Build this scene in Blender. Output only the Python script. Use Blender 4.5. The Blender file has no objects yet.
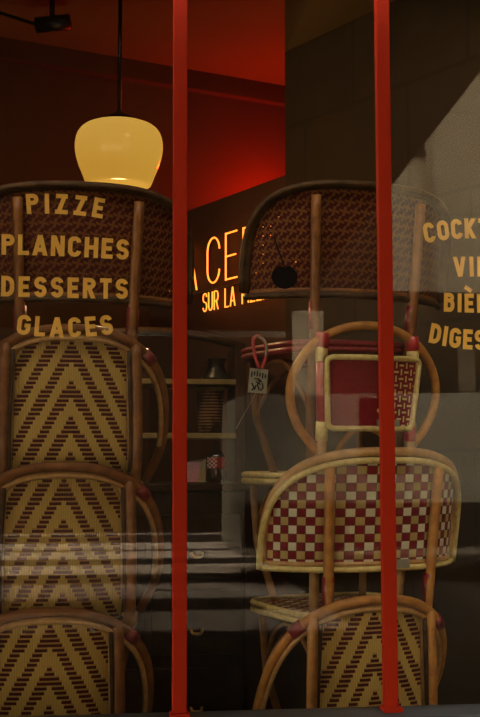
import bpy, bmesh, math, random
from mathutils import Vector, Matrix

random.seed(7)
scene = bpy.context.scene
COL = scene.collection
PI = math.pi
V3 = Vector

# ------------------------------------------------------------------ camera
F = 1150.0
EYE = 1.37
YAW, PITCH = math.radians(-7.0), math.radians(4.71)
cam_d = bpy.data.cameras.new('camera')
cam = bpy.data.objects.new('camera', cam_d)
COL.objects.link(cam)
cam_d.sensor_fit = 'VERTICAL'
cam_d.sensor_height = 36.0
cam_d.lens = F * 36.0 / 717.0
cam_d.clip_start = 0.05
cam_d.clip_end = 200
cam.location = (0, 0, EYE)
cam.rotation_euler = (PI / 2 + PITCH, 0, YAW)
scene.camera = cam
RM = cam.rotation_euler.to_matrix()
EYEV = V3((0, 0, EYE))


def ray(px, py):
    return (RM @ V3(((px - 240.0) / F, (358.5 - py) / F, -1.0))).normalized()


def at(px, py, Y):
    d = ray(px, py)
    return EYEV + d * (Y / d.y)


def at_z(px, py, z):
    d = ray(px, py)
    return EYEV + d * ((z - EYE) / d.z)


def at_plane(px, py, p0, n):
    d = ray(px, py)
    return EYEV + d * ((p0 - EYEV).dot(n) / d.dot(n))


GY = 3.1            # the shop window stands at this y


def mirror(p):
    return V3((p.x, 2 * GY - p.y, p.z))


# ------------------------------------------------------------------ materials
class X:
    """tiny expression builder for shader maths"""
    nt = None

    def __init__(self, s):
        self.s = s

    @staticmethod
    def op(o, a, b=None, c=None):
        n = X.nt.nodes.new('ShaderNodeMath')
        n.operation = o
        for i, v in enumerate((a, b, c)):
            if v is None:
                continue
            if isinstance(v, X):
                X.nt.links.new(v.s, n.inputs[i])
            else:
                n.inputs[i].default_value = v
        return X(n.outputs[0])

    def __add__(s, o): return X.op('ADD', s, o)
    def __radd__(s, o): return X.op('ADD', o, s)
    def __sub__(s, o): return X.op('SUBTRACT', s, o)
    def __rsub__(s, o): return X.op('SUBTRACT', o, s)
    def __mul__(s, o): return X.op('MULTIPLY', s, o)
    def __rmul__(s, o): return X.op('MULTIPLY', o, s)
    def __truediv__(s, o): return X.op('DIVIDE', s, o)
    def frac(s): return X.op('FRACT', s)
    def floor(s): return X.op('FLOOR', s)
    def abs(s): return X.op('ABSOLUTE', s)
    def lt(s, o): return X.op('LESS_THAN', s, o)
    def gt(s, o): return X.op('GREATER_THAN', s, o)
    def max(s, o): return X.op('MAXIMUM', s, o)
    def min(s, o): return X.op('MINIMUM', s, o)
    def mod2(s): return X.op('FLOORED_MODULO', s, 2.0)
    def cos(s): return X.op('COSINE', s)
    def sqrt(s): return X.op('SQRT', s)


def new_mat(name):
    m = bpy.data.materials.new(name)
    m.use_nodes = True
    nt = m.node_tree
    b = nt.nodes['Principled BSDF']
    X.nt = nt
    return m, nt, b


def mixc(nt, fac, a, b):
    n = nt.nodes.new('ShaderNodeMix')
    n.data_type = 'RGBA'
    for v, i in ((fac, 0), (a, 6), (b, 7)):
        if isinstance(v, X):
            nt.links.new(v.s, n.inputs[i])
        elif isinstance(v, bpy.types.NodeSocket):
            nt.links.new(v, n.inputs[i])
        elif isinstance(v, (int, float)):
            n.inputs[i].default_value = v
        else:
            n.inputs[i].default_value = (*v, 1)
    return n.outputs[2]


def noise(nt, scale, detail=3, vec=None, rough=.55):
    n = nt.nodes.new('ShaderNodeTexNoise')
    n.inputs['Scale'].default_value = scale
    n.inputs['Detail'].default_value = detail
    n.inputs['Roughness'].default_value = rough
    if vec is None:
        tc = nt.nodes.new('ShaderNodeTexCoord')
        vec = tc.outputs['Object']
    nt.links.new(vec, n.inputs['Vector'])
    return X(n.outputs['Fac'])


def bump(nt, b, h, strength=.4, dist=.003):
    n = nt.nodes.new('ShaderNodeBump')
    n.inputs['Strength'].default_value = strength
    n.inputs['Distance'].default_value = dist
    nt.links.new(h.s, n.inputs['Height'])
    nt.links.new(n.outputs[0], b.inputs['Normal'])


def uv(nt):
    n = nt.nodes.new('ShaderNodeUVMap')
    n.uv_map = 'UVMap'
    s = nt.nodes.new('ShaderNodeSeparateXYZ')
    nt.links.new(n.outputs[0], s.inputs[0])
    return X(s.outputs[0]), X(s.outputs[1])


def objxyz(nt):
    tc = nt.nodes.new('ShaderNodeTexCoord')
    s = nt.nodes.new('ShaderNodeSeparateXYZ')
    nt.links.new(tc.outputs['Object'], s.inputs[0])
    return X(s.outputs[0]), X(s.outputs[1]), X(s.outputs[2])


def mottled(name, a, b, scale=20, rough=.6, spec=.4, bstr=.2, coat=0, metal=0):
    m, nt, bs = new_mat(name)
    n = noise(nt, scale, 4)
    f = (n - .3) * 2.5
    f = f.max(0.0).min(1.0)
    nt.links.new(mixc(nt, f, a, b), bs.inputs['Base Color'])
    bs.inputs['Roughness'].default_value = rough
    bs.inputs['Specular IOR Level'].default_value = spec
    bs.inputs['Coat Weight'].default_value = coat
    bs.inputs['Metallic'].default_value = metal
    if bstr:
        bump(nt, bs, n, bstr)
    return m


M = {}
M['rattan'] = mottled('rattan_pole', (.30, .115, .022), (.52, .245, .055), 26, .45, .3, .15, .1)
M['rattan_pale'] = mottled('rattan_pale', (.36, .19, .065), (.56, .34, .13), 30, .4, .5, .15, .3)
M['rattan_dark'] = mottled('rattan_dark', (.030, .014, .006), (.085, .043, .017), 24, .5, .12, .2, .05)
M['rattan_brown'] = mottled('rattan_brown', (.13, .042, .008), (.24, .095, .022), 24, .45, .25, .2, .1)
M['cream'] = mottled('cream_cane', (.50, .38, .13), (.74, .62, .27), 60, .42, .5, .2, .2)
M['red_band'] = mottled('red_binding', (.13, .008, .010), (.28, .016, .018), 80, .38, .5, .3, .2)
M['red_bright'] = mottled('red_binding_bright', (.28, .010, .014), (.45, .02, .025), 80, .35, .5, .3, .2)
M['black'] = mottled('black_lacquer', (.006, .005, .005), (.015, .012, .010), 15, .35, .4, 0)
M['cherry'] = mottled('cherry_black', (.004, .003, .003), (.008, .005, .005), 15, .7, .1, 0)
M['brass'] = mottled('brass', (.55, .36, .10), (.7, .48, .16), 30, .3, .5, 0, 0, 1)
M['paper'] = mottled('white_label', (.19, .175, .14), (.28, .255, .21), 40, .7, .3, 0)
M['walnut'] = mottled('dark_walnut', (.022, .009, .004), (.045, .019, .008), 12, .6, .12, .15)
M['shelf_edge'] = mottled('olive_shelf_edge', (.12, .085, .03), (.2, .14, .05), 14, .6, .3, .1)
M['bottle_glass'] = mottled('dark_bottle_glass', (.02, .008, .004), (.045, .018, .008), 8, .12, .6, 0, .6)
M['ink'] = mottled('black_ink', (.012, .010, .010), (.02, .018, .016), 30, .8, .2, 0)
M['asphalt_body'] = mottled('van_paint', (.52, .46, .35), (.58, .52, .40), 2, .4, .4, 0)
M['tyre'] = mottled('tyre_rubber', (.02, .02, .02), (.035, .035, .035), 20, .8, .2, .1)
M['dark_glass'] = mottled('dark_van_glass', (.012, .013, .014), (.02, .02, .022), 4, .1, .5, 0)


def chevron_mat(name, tan, tan2, dark, dark2):
    m, nt, b = new_mat(name)
    u, v = uv(nt)
    pit = .0140                      # height of a woven row
    w = .0072                        # width of a strand
    row = (v / pit).floor()
    us = ((u / w).floor() + .5) * w
    s = us.abs() * 1.78 + (row + .5) * pit
    band = (s / .115).frac().lt(.50)
    fr = (v / pit).frac()
    dash = fr.lt(.63)
    isd = band * dash
    st = ((u / w).frac() - .5).abs()             # strand profile
    n = noise(nt, 40, 3)
    c1 = mixc(nt, (st - .30).max(0.0) * 4.0, tan, (tan[0] * .42, tan[1] * .38, tan[2] * .30))
    c1 = mixc(nt, n * .9, c1, tan2)
    c1b = mixc(nt, band * .45, c1, (tan[0] * .40, tan[1] * .22, tan[2] * .25))
    c2 = mixc(nt, n, dark, dark2)
    nt.links.new(mixc(nt, isd, c1b, c2), b.inputs['Base Color'])
    b.inputs['Roughness'].default_value = .6
    b.inputs['Specular IOR Level'].default_value = .12
    h = (1.0 - st * st * 3.0) * (1.0 - isd * .4)
    bump(nt, b, h, .5, .003)
    return m


M['chevron'] = chevron_mat('chevron_weave', (.52, .37, .115), (.44, .29, .08), (.045, .006, .007), (.085, .012, .011))


def checker_mat():
    m, nt, b = new_mat('checker_weave')
    u, v = uv(nt)
    cw, ch = .0300, .0262
    cu, cv = (u / cw), (v / ch)
    iu, iv = cu.floor(), cv.floor()
    red = (iu + iv).mod2().gt(.5)
    col = iu.mod2().gt(.5)
    n = noise(nt, 45, 3)
    light = mixc(nt, col, (.72, .70, .56), (.46, .33, .11))
    light = mixc(nt, n * .5, light, (.42, .34, .18))
    rd = mixc(nt, n, (.12, .006, .010), (.24, .014, .020))
    c = mixc(nt, red, light, rd)
    eu, ev = (cu.frac() - .5).abs(), (cv.frac() - .5).abs()
    edge = eu.max(ev).gt(.46)
    c = mixc(nt, edge * .6, c, (.05, .02, .012))
    nt.links.new(c, b.inputs['Base Color'])
    b.inputs['Roughness'].default_value = .55
    b.inputs['Specular IOR Level'].default_value = .15
    str_ = ((u / (cw / 3)).frac() - .5).abs()
    h = 1.0 - eu * eu * 2.0 - ev * ev * 2.0 - str_ * .25
    bump(nt, b, h, .5, .004)
    return m


M['checker'] = checker_mat()


def star_mat(name, base, base2, star, star2):
    m, nt, b = new_mat(name)
    u, v = uv(nt)
    p = .0310
    r0 = (v / p).floor()
    a = (u / p + r0 * .5).frac() - .5
    bb = (v / p).frac() - .5
    r = (a * a + bb * bb).sqrt()
    th = X.op('ARCTAN2', bb, a)
    pin = (th * 4.0 + r * 2.6).cos()
    msk = pin.gt(r * 4.3 - 1.55)
    n = noise(nt, 40, 3)
    c = mixc(nt, msk, mixc(nt, n, base, base2), mixc(nt, n, star, star2))
    nt.links.new(c, b.inputs['Base Color'])
    b.inputs['Roughness'].default_value = .6
    b.inputs['Specular IOR Level'].default_value = .12
    bump(nt, b, msk * .6 + n * .4, .4, .003)
    return m


M['star'] = star_mat('pinwheel_weave', (.034, .003, .003), (.056, .005, .004), (.10, .036, .007), (.145, .055, .011))
M['star_seat'] = star_mat('pinwheel_seat_weave', (.16, .010, .014), (.25, .016, .02), (.20, .05, .03), (.26, .07, .03))


def basket_mat():
    m, nt, b = new_mat('red_basket_weave')
    u, v = uv(nt)
    p = .0205
    cu, cv = u / p, v / p
    alt = (cu.floor() + cv.floor()).mod2().gt(.5)
    fu, fv = (cu.frac() - .5).abs(), (cv.frac() - .5).abs()
    hor = fu.lt(.46) * fv.lt(.15)
    ver = fv.lt(.46) * fu.lt(.15)
    mk = alt * hor + (1.0 - alt) * ver
    n = noise(nt, 45, 3)
    edge = noise(nt, 30, 2)
    zone = (u + (edge - .5) * .05).gt(.012)
    c = mixc(nt, mk * zone, mixc(nt, n, (.15, .006, .012), (.25, .012, .02)), (.62, .44, .18))
    nt.links.new(c, b.inputs['Base Color'])
    b.inputs['Roughness'].default_value = .55
    b.inputs['Specular IOR Level'].default_value = .15
    st = ((v / .006).frac() - .5).abs()
    bump(nt, b, mk * .6 + st * .4, .4, .003)
    return m


M['basket'] = basket_mat()


def stripe_mat(name, a, b_, p, axis, frac=.5, dark=None):
    m, nt, b = new_mat(name)
    u, v = uv(nt)
    q = (u if axis == 0 else v)
    o = (v if axis == 0 else u)
    f = (q / p).frac()
    n = noise(nt, 40, 3)
    n2 = noise(nt, 14, 3)
    c = mixc(nt, f.lt(frac), a, b_)
    c = mixc(nt, n * .5, c, dark or (a[0] * .4, a[1] * .35, a[2] * .3))
    if dark:
        c = mixc(nt, ((n2 - .45) * 6.0).max(0.0).min(1.0), c, dark)
    nt.links.new(c, b.inputs['Base Color'])
    b.inputs['Roughness'].default_value = .6
    b.inputs['Specular IOR Level'].default_value = .12
    h = 1.0 - (f - .5).abs() - ((o / (p * 2)).frac() - .5).abs() * .4
    bump(nt, b, h, .5, .003)
    return m


M['cane_seat'] = stripe_mat('cream_cane_seat_weave', (.52, .42, .20), (.36, .27, .11), .012, 0)
M['wicker'] = stripe_mat('striped_wicker', (.20, .11, .045), (.05, .014, .010), .0125, 1, .5, (.035, .012, .008))


def plain(name, a, b, scale, rough=.8, streak=None):
    return mottled(name, a, b, scale, rough, .25, .1)


M['wall_brown'] = plain('wall_plaster_brown', (.062, .022, .007), (.08, .03, .010), 2.2)
M['ceiling'] = plain('ceiling_paint', (.13, .078, .026), (.16, .098, .036), 1.5)
M['floor'] = plain('floor_tile_dark', (.06, .045, .032), (.09, .07, .05), 3)
M['panel'] = plain('sign_board_brown', (.07, .026, .012), (.09, .035, .017), 3)


def stone_mat():
    m, nt, b = new_mat('stone_blocks')
    x, y, z = objxyz(nt)
    u, v = uv(nt)
    n = noise(nt, 5, 5)
    row = (v / .46).floor()
    jx = ((u / .62 + row * .5 + .28).frac() - .5).abs()
    jz = ((v / .46).frac() - .5).abs()
    joint = jx.gt(.487).max(jz.gt(.482))
    c = mixc(nt, n, (.026, .013, .003), (.050, .026, .007))
    c = mixc(nt, joint * .5, c, (.016, .009, .004))
    nt.links.new(c, b.inputs['Base Color'])
    b.inputs['Roughness'].default_value = .9
    bump(nt, b, n * .6 - joint * .6, .6, .01)
    return m


M['stone'] = stone_mat()


def emis(name, col, strength):
    m, nt, b = new_mat(name)
    n = noise(nt, 3, 2)
    c = mixc(nt, n * .5, col, (col[0] * .92, col[1] * .88, col[2] * .8))
    nt.links.new(c, b.inputs['Emission Color'])
    nt.links.new(c, b.inputs['Base Color'])
    b.inputs['Emission Strength'].default_value = strength
    b.inputs['Roughness'].default_value = .3
    return m


M['neon'] = emis('neon_tube_orange', (1.0, .27, .03), 2.4)


def lampglass_mat():
    m, nt, b = new_mat('opal_lamp_glass')
    x, y, z = objxyz(nt)
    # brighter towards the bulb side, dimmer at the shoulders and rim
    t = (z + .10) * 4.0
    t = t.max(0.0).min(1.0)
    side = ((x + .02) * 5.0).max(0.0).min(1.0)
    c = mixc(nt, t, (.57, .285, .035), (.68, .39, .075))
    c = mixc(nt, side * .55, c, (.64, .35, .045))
    nt.links.new(c, b.inputs['Emission Color'])
    b.inputs['Base Color'].default_value = (.06, .045, .02, 1)
    b.inputs['Emission Strength'].default_value = .92
    b.inputs['Roughness'].default_value = .18
    b.inputs['Specular IOR Level'].default_value = .4
    return m


M['lamp_glass'] = lampglass_mat()
M['red_paint'] = mottled('red_gloss_paint', (.37, .022, .007), (.41, .026, .009), 6, .6, .08, .04)
M['slate'] = mottled('slate_grey_paint', (.06, .07, .09), (.09, .10, .12), 8, .55, .35, .05)
M['gold'] = mottled('gold_leaf_paint', (.95, .56, .10), (.98, .62, .14), 60, .55, .3, .05)


def glass_mat():
    m = bpy.data.materials.new('window_glass')
    m.use_nodes = True
    nt = m.node_tree
    nt.nodes.clear()
    X.nt = nt
    out = nt.nodes.new('ShaderNodeOutputMaterial')
    tr = nt.nodes.new('ShaderNodeBsdfTransparent')
    tr.inputs[0].default_value = (.93, .93, .90, 1)
    gl = nt.nodes.new('ShaderNodeBsdfGlossy')
    gl.inputs['Roughness'].default_value = 0.0
    gl.inputs['Color'].default_value = (1, 1, 1, 1)
    fr = nt.nodes.new('ShaderNodeLayerWeight')
    fr.inputs['Blend'].default_value = .5
    fac = X.op('POWER', X(fr.outputs['Facing']), 5.0) * .92 + .0185
    mx = nt.nodes.new('ShaderNodeMixShader')
    nt.links.new(fac.min(1.0).s, mx.inputs[0])
    nt.links.new(tr.outputs[0], mx.inputs[1])
    nt.links.new(gl.outputs[0], mx.inputs[2])
    nt.links.new(mx.outputs[0], out.inputs[0])
    return m


M['glass'] = glass_mat()

# ------------------------------------------------------------------ mesh helpers


def link(name, bm, mat, parent=None, smooth=True, uvf=None, recalc=True):
    me = bpy.data.meshes.new(name)
    if recalc:
        bmesh.ops.recalc_face_normals(bm, faces=bm.faces[:])
    bm.to_mesh(me)
    bm.free()
    if smooth:
        for p in me.polygons:
            p.use_smooth = True
    me.materials.append(M[mat] if isinstance(mat, str) else mat)
    o = bpy.data.objects.new(name, me)
    COL.objects.link(o)
    if parent:
        o.parent = parent
    return o


def sharp(o, deg=40):
    me = o.data
    bm = bmesh.new()
    bm.from_mesh(me)
    for e in bm.edges:
        if len(e.link_faces) == 2 and e.calc_face_angle(0) > math.radians(deg):
            e.smooth = False
    bm.to_mesh(me)
    bm.free()
    return o


def add_box(bm, c, s, rz=0, bev=0):
    r = bmesh.ops.create_cube(bm, size=1)
    vs = r['verts']
    bmesh.ops.scale(bm, vec=s, verts=vs)
    if bev:
        es = list({e for v in vs for e in v.link_edges})
        rb = bmesh.ops.bevel(bm, geom=es, offset=bev, segments=2, affect='EDGES', profile=.5)
        vs = list({v for f in rb['faces'] for v in f.verts} | {v for v in vs if v.is_valid})
    if rz:
        bmesh.ops.rotate(bm, cent=(0, 0, 0), matrix=Matrix.Rotation(rz, 3, 'Z'), verts=vs)
    bmesh.ops.translate(bm, vec=c, verts=vs)
    return vs


def smooth_path(pts, n=8, closed=False):
    """Catmull-Rom through the points"""
    P = [V3(p) for p in pts]
    out = []
    N = len(P)
    segs = N if closed else N - 1
    for i in range(segs):
        p1, p2 = P[i % N], P[(i + 1) % N]
        p0 = P[(i - 1) % N] if (closed or i > 0) else p1 * 2 - p2
        p3 = P[(i + 2) % N] if (closed or i + 2 < N) else p2 * 2 - p1
        for k in range(n):
            t = k / n
            out.append(.5 * ((2 * p1) + (p2 - p0) * t + (2 * p0 - 5 * p1 + 4 * p2 - p3) * t * t + (3 * p1 - p0 - 3 * p2 + p3) * t ** 3))
    if not closed:
        out.append(P[-1])
    return out


def add_tube(bm, pts, r, closed=False, seg=8):
    P = [V3(p) for p in pts]
    N = len(P)
    rad = r if callable(r) else (lambda t: r)
    tan = []
    for i in range(N):
        a = P[(i - 1) % N] if (closed or i > 0) else P[i]
        b = P[(i + 1) % N] if (closed or i < N - 1) else P[i]
        d = b - a
        tan.append(d.normalized() if d.length > 1e-9 else V3((0, 0, 1)))
    up = V3((0, 0, 1)) if abs(tan[0].z) < .9 else V3((1, 0, 0))
    nrm = (up - tan[0] * up.dot(tan[0])).normalized()
    rings = []
    for i in range(N):
        if i:
            nrm = nrm - tan[i] * nrm.dot(tan[i])
            nrm = nrm.normalized() if nrm.length > 1e-6 else tan[i].orthogonal().normalized()
        bi = tan[i].cross(nrm)
        rr = rad(i / max(1, N - 1))
        rings.append([bm.verts.new(P[i] + (nrm * math.cos(2 * PI * k / seg) + bi * math.sin(2 * PI * k / seg)) * rr) for k in range(seg)])
    for i in range(N if closed else N - 1):
        A, B = rings[i], rings[(i + 1) % N]
        off = 0
        if closed and i == N - 1:
            off = min(range(seg), key=lambda o: (A[0].co - B[o].co).length)
        for k in range(seg):
            bm.faces.new((A[k], A[(k + 1) % seg], B[(k + 1 + off) % seg], B[(k + off) % seg]))
    if not closed:
        bm.faces.new(rings[0])
        bm.faces.new(rings[-1])


def tube(name, pts, r, mat, parent=None, closed=False, seg=8):
    bm = bmesh.new()
    add_tube(bm, pts, r, closed, seg)
    return link(name, bm, mat, parent)


def add_lathe(bm, prof, seg=32, c=(0, 0, 0)):
    rings = []
    for (r, z) in prof:
        if r < 1e-5:
            rings.append([bm.verts.new((c[0], c[1], c[2] + z))])
        else:
            rings.append([bm.verts.new((c[0] + r * math.cos(2 * PI * k / seg), c[1] + r * math.sin(2 * PI * k / seg), c[2] + z)) for k in range(seg)])
    for A, B in zip(rings, rings[1:]):
        for k in range(seg):
            k2 = (k + 1) % seg
            if len(A) == 1 and len(B) == 1:
                continue
            if len(A) == 1:
                bm.faces.new((A[0], B[k2], B[k]))
            elif len(B) == 1:
                bm.faces.new((A[k], A[k2], B[0]))
            else:
                bm.faces.new((A[k], A[k2], B[k2], B[k]))


def lathe(name, prof, mat, parent=None, seg=32, c=(0, 0, 0)):
    bm = bmesh.new()
    add_lathe(bm, prof, seg, c)
    return link(name, bm, mat, parent)


def quads(name, faces, mat, parent=None, uvs=None):
    bm = bmesh.new()
    L = bm.loops.layers.uv.new('UVMap')
    for i, f in enumerate(faces):
        fc = bm.faces.new([bm.verts.new(p) for p in f])
        if uvs:
            for l, q in zip(fc.loops, uvs[i]):
                l[L].uv = q
    return link(name, bm, mat, parent, smooth=False, recalc=False)


def tag(o, label, cat, group=None, kind=None):
    if label:
        o['label'] = label
    if cat:
        o['category'] = cat
    if group:
        o['group'] = group
    if kind:
        o['kind'] = kind
    return o


def struct(o):
    o['kind'] = 'structure'
    return o


def empty(name, loc, rz=0):
    o = bpy.data.objects.new(name, None)
    o.empty_display_size = .1
    COL.objects.link(o)
    o.location = loc
    o.rotation_euler = (0, 0, rz)
    return o


def copy_tree(o, parent=None):
    c = o.copy()
    COL.objects.link(c)
    if parent:
        c.parent = parent
    for ch in list(o.children):
        copy_tree(ch, c)
    return c


# ------------------------------------------------------------------ rattan chairs
SEAT_Z = .43


def grid_sheet(bm, fn, us, vs, uvf, holes=None):
    L = bm.loops.layers.uv.verify()
    L.name if hasattr(L, 'name') else None
    G = [[bm.verts.new(fn(u, v)) for v in vs] for u in us]
    for i in range(len(us) - 1):
        for j in range(len(vs) - 1):
            if holes and holes(i, j):
                continue
            f = bm.faces.new((G[i][j], G[i + 1][j], G[i + 1][j + 1], G[i][j + 1]))
            for l, (a, b) in zip(f.loops, ((us[i], vs[j]), (us[i + 1], vs[j]), (us[i + 1], vs[j + 1]), (us[i], vs[j + 1]))):
                l[L].uv = uvf(a, b)


def new_uv_bm():
    bm = bmesh.new()
    bm.loops.layers.uv.new('UVMap')
    return bm


def seat_outline(t, g=0.0):
    """rounded square, a little wider in front"""
    c, s = math.cos(t), math.sin(t)
    k = 2 / 4.5
    x = math.copysign(abs(c) ** k, c) * (.232 + g)
    y = math.copysign(abs(s) ** k, s) * (.240 + g) + .040
    x *= 1 + .07 * y / .195
    return x, y


def make_seat(root, weave, rim_mat):
    bm = new_uv_bm()
    L = bm.loops.layers.uv['UVMap']
    N, R = 48, 6
    for z, sgn in ((SEAT_Z, 1), (SEAT_Z - .014, -1)):
        cv = bm.verts.new((0, 0, z - .006 * (sgn > 0)))
        prev = None
        for r in range(1, R + 1):
            ring = []
            for k in range(N):
                x, y = seat_outline(2 * PI * k / N)
                q = r / R
                ring.append(bm.verts.new((x * q, y * q, z - .006 * (1 - q * q) * (sgn > 0))))
            for k in range(N):
                k2 = (k + 1) % N
                vs = (cv, ring[k], ring[k2]) if prev is None else (prev[k], ring[k], ring[k2], prev[k2])
                f = bm.faces.new(vs if sgn > 0 else vs[::-1])
                for l in f.loops:
                    l[L].uv = (l.vert.co.x, l.vert.co.y)
            prev = ring
    link('seat', bm, weave, root, recalc=False)
    for i, dz in enumerate((.002, -.018)):
        pts = [(*seat_outline(2 * PI * k / N, .006), SEAT_Z + dz) for k in range(N)]
        tube('seat_rim', pts, .011, rim_mat, root, closed=True)


def make_front_legs(root, mat):
    for s in (-1, 1):
        tube('leg', [(s * .215, .205, SEAT_Z - .02), (s * .205, .190, .2), (s * .165, .125, .004)], .0135, mat, root, seg=10)


def brace(root, mat):
    for s in (-1, 1):
        pts = smooth_path([(s * .204, .190, .22), (s * .212, .11, .34), (s * .210, 0, .385), (s * .194, -.10, .34), (s * .166, -.188, .20)], 6)
        tube('side_brace', pts, .008, mat, root)
    pts = smooth_path([(-.205, .19, .22), (-.12, .20, .34), (0, .205, .385), (.12, .20, .34), (.205, .19, .22)], 6)
    tube('front_brace', pts, .008, mat, root)


def band(root, pts, r, mat='red_band', label=None):
    o = tube('binding', pts, r, mat, root, seg=10)
    if label:
        o['label'] = label
    return o


# ---- wide curved back (checker and pinwheel chairs)
AW, AD, APH = .328, .165, math.radians(72)
AZ0, AZ1 = .585, .925


def wide_xy(s, off=0.0):
    ph = s * APH
    x = AW * math.sin(ph) / math.sin(APH)
    y = -.25 + AD * (1 - math.cos(ph)) / (1 - math.cos(APH))
    if off:
        e = 1e-3
        x2, y2 = wide_xy(s + e)
        x1, y1 = wide_xy(s - e)
        tx, ty = x2 - x1, y2 - y1
        l = math.hypot(tx, ty)
        x, y = x + ty / l * off, y - tx / l * off        # outwards
    return x, y


WEXP = [2.6, .42]


def wide_top(s, z0=AZ0, z1=AZ1):
    return z0 + (z1 - z0) * max(0.0, 1 - abs(s) ** WEXP[0]) ** WEXP[1]


def lean(p):
    z = p[2]
    q = max(0.0, z - .50)
    return (p[0] * (1 + .14 * q), p[1] - .13 * q, z)


def wide_back_chair(kind):
    root = empty('rattan_chair', (0, 0, 0))
    dark = kind == 'pinwheel'
    WEXP[:] = (3.4, .36) if dark else (2.6, .42)
    global AW
    AW = .350 if dark else .330
    pole, hoop, edge = ('rattan_brown', 'rattan_dark', 'rattan_dark') if dark else ('rattan', 'rattan_pale', 'cream')
    make_seat(root, 'star_seat' if dark else 'checker', 'red_band' if dark else 'cream')
    make_front_legs(root, pole)
    brace(root, pole)
    bm = new_uv_bm()
    if dark:
        p = .029
        xs = []
        n = int(.84 / p) + 2
        su = [-.43]
        for k in range(n):
            b0 = (k - n // 2) * p
            su += [b0 + p * .44, b0 + p * .56]
        su = sorted(x / .41 for x in su if -.407 < x < .407)
        us = [-1.0] + su + [1.0]
        vs = [0.0]
        k = 0
        while (k + 1) * p < AZ1 - AZ0:
            vs += [(k + .46) * p / (AZ1 - AZ0), (k + .54) * p / (AZ1 - AZ0)]
            k += 1
        vs.append(1.0)
        us2 = us

        def holes(i, j):
            return (us[i + 1] - us[i]) * .41 < .006 and (vs[j + 1] - vs[j]) * (AZ1 - AZ0) < .005
    else:
        us = [-1 + 2 * k / 48 for k in range(49)]
        vs = [k / 14 for k in range(15)]
        holes = None

    def fn(s, t):
        x, y = wide_xy(s)
        return lean((x, y, AZ0 + (wide_top(s) - AZ0) * t if not dark else min(wide_top(s), AZ0 + (AZ1 - AZ0) * t)))

    def uvf(s, t):
        return (s * .41, fn(s, t)[2] - AZ0)
    grid_sheet(bm, fn, us, vs, uvf, holes)
    if dark:
        bmesh.ops.dissolve_degenerate(bm, dist=1e-5, edges=bm.edges[:])
    link('backrest', bm, 'star' if dark else 'checker', root, recalc=False)
    # rails
    ang = [PI * k / 60 for k in range(61)]
    S = [-math.copysign(abs(math.cos(a)) ** .75, math.cos(a)) for a in ang]

    def rim(off, dz, z1=AZ1):
        pts = []
        for s in S:
            x, y = wide_xy(s, off)
            pts.append(lean((x, y, wide_top(s, AZ0, z1) + dz)))
        return pts
    if dark:
        tube('top_rail', rim(.004, .008), .015, hoop, root)
        tube('top_rail', rim(.022, .012, AZ1 - .004), .011, hoop, root)
        tube('top_rail', rim(-.016, .018), .010, 'rattan_brown', root)
    else:
        tube('top_rail', rim(.004, .018), .0145, hoop, root)
        tube('top_rail', rim(.016, -.008), .0105, edge, root)
    bot = [lean((*wide_xy(-1 + 2 * k / 40, .008), AZ0 - .004)) for k in range(41)]
    tube('bottom_rail', bot, .011 if dark else .0095, edge, root)
    bot2 = [lean((*wide_xy(-1 + 2 * k / 40, -.004), AZ0 + .012)) for k in range(41)]
    tube('bottom_rail', bot2, .009, 'rattan_brown' if dark else 'rattan_pale', root)
    # rear posts, outside the weave
    for s in (-1, 1):
        pts = smooth_path([(s * .148, -.152, .004), (s * .168, -.190, .25), (s * .174, -.234, .46), lean((s * .177, -.238, .62)), lean((s * .180, -.236, .895))], 5)
        tube('back_post', pts, .0165, pole, root, seg=10)
        band(root, [(s * .1745, -.232, .47), (s * .1765, -.243, .56)], .0195)
    if kind == 'checker':
        # inner side struts close to the wing ends
        for s in (-1, 1):
            x0, y0 = wide_xy(s * .95, -.018)
            x1, y1 = wide_xy(s * .80, -.018)
            tube('wing_strut', [lean((x0, y0, AZ0 + .01)), lean((x1, y1, wide_top(.80) - .01))], .0125, pole, root)
        # small white maker's label on the bottom rail
        bm = bmesh.new()
        q = []
        for s in (.03, .20):
            x, y = wide_xy(s, .0205)
            q.append((x, y - .013))
        bm.faces.new([bm.verts.new(p) for p in ((*q[0], AZ0 - .004), (*q[1], AZ0 - .004), (*q[1], AZ0 + .024), (*q[0], AZ0 + .024))])
        link('label_sticker', bm, 'paper', root)['label'] = 'small white label'
    return root


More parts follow.
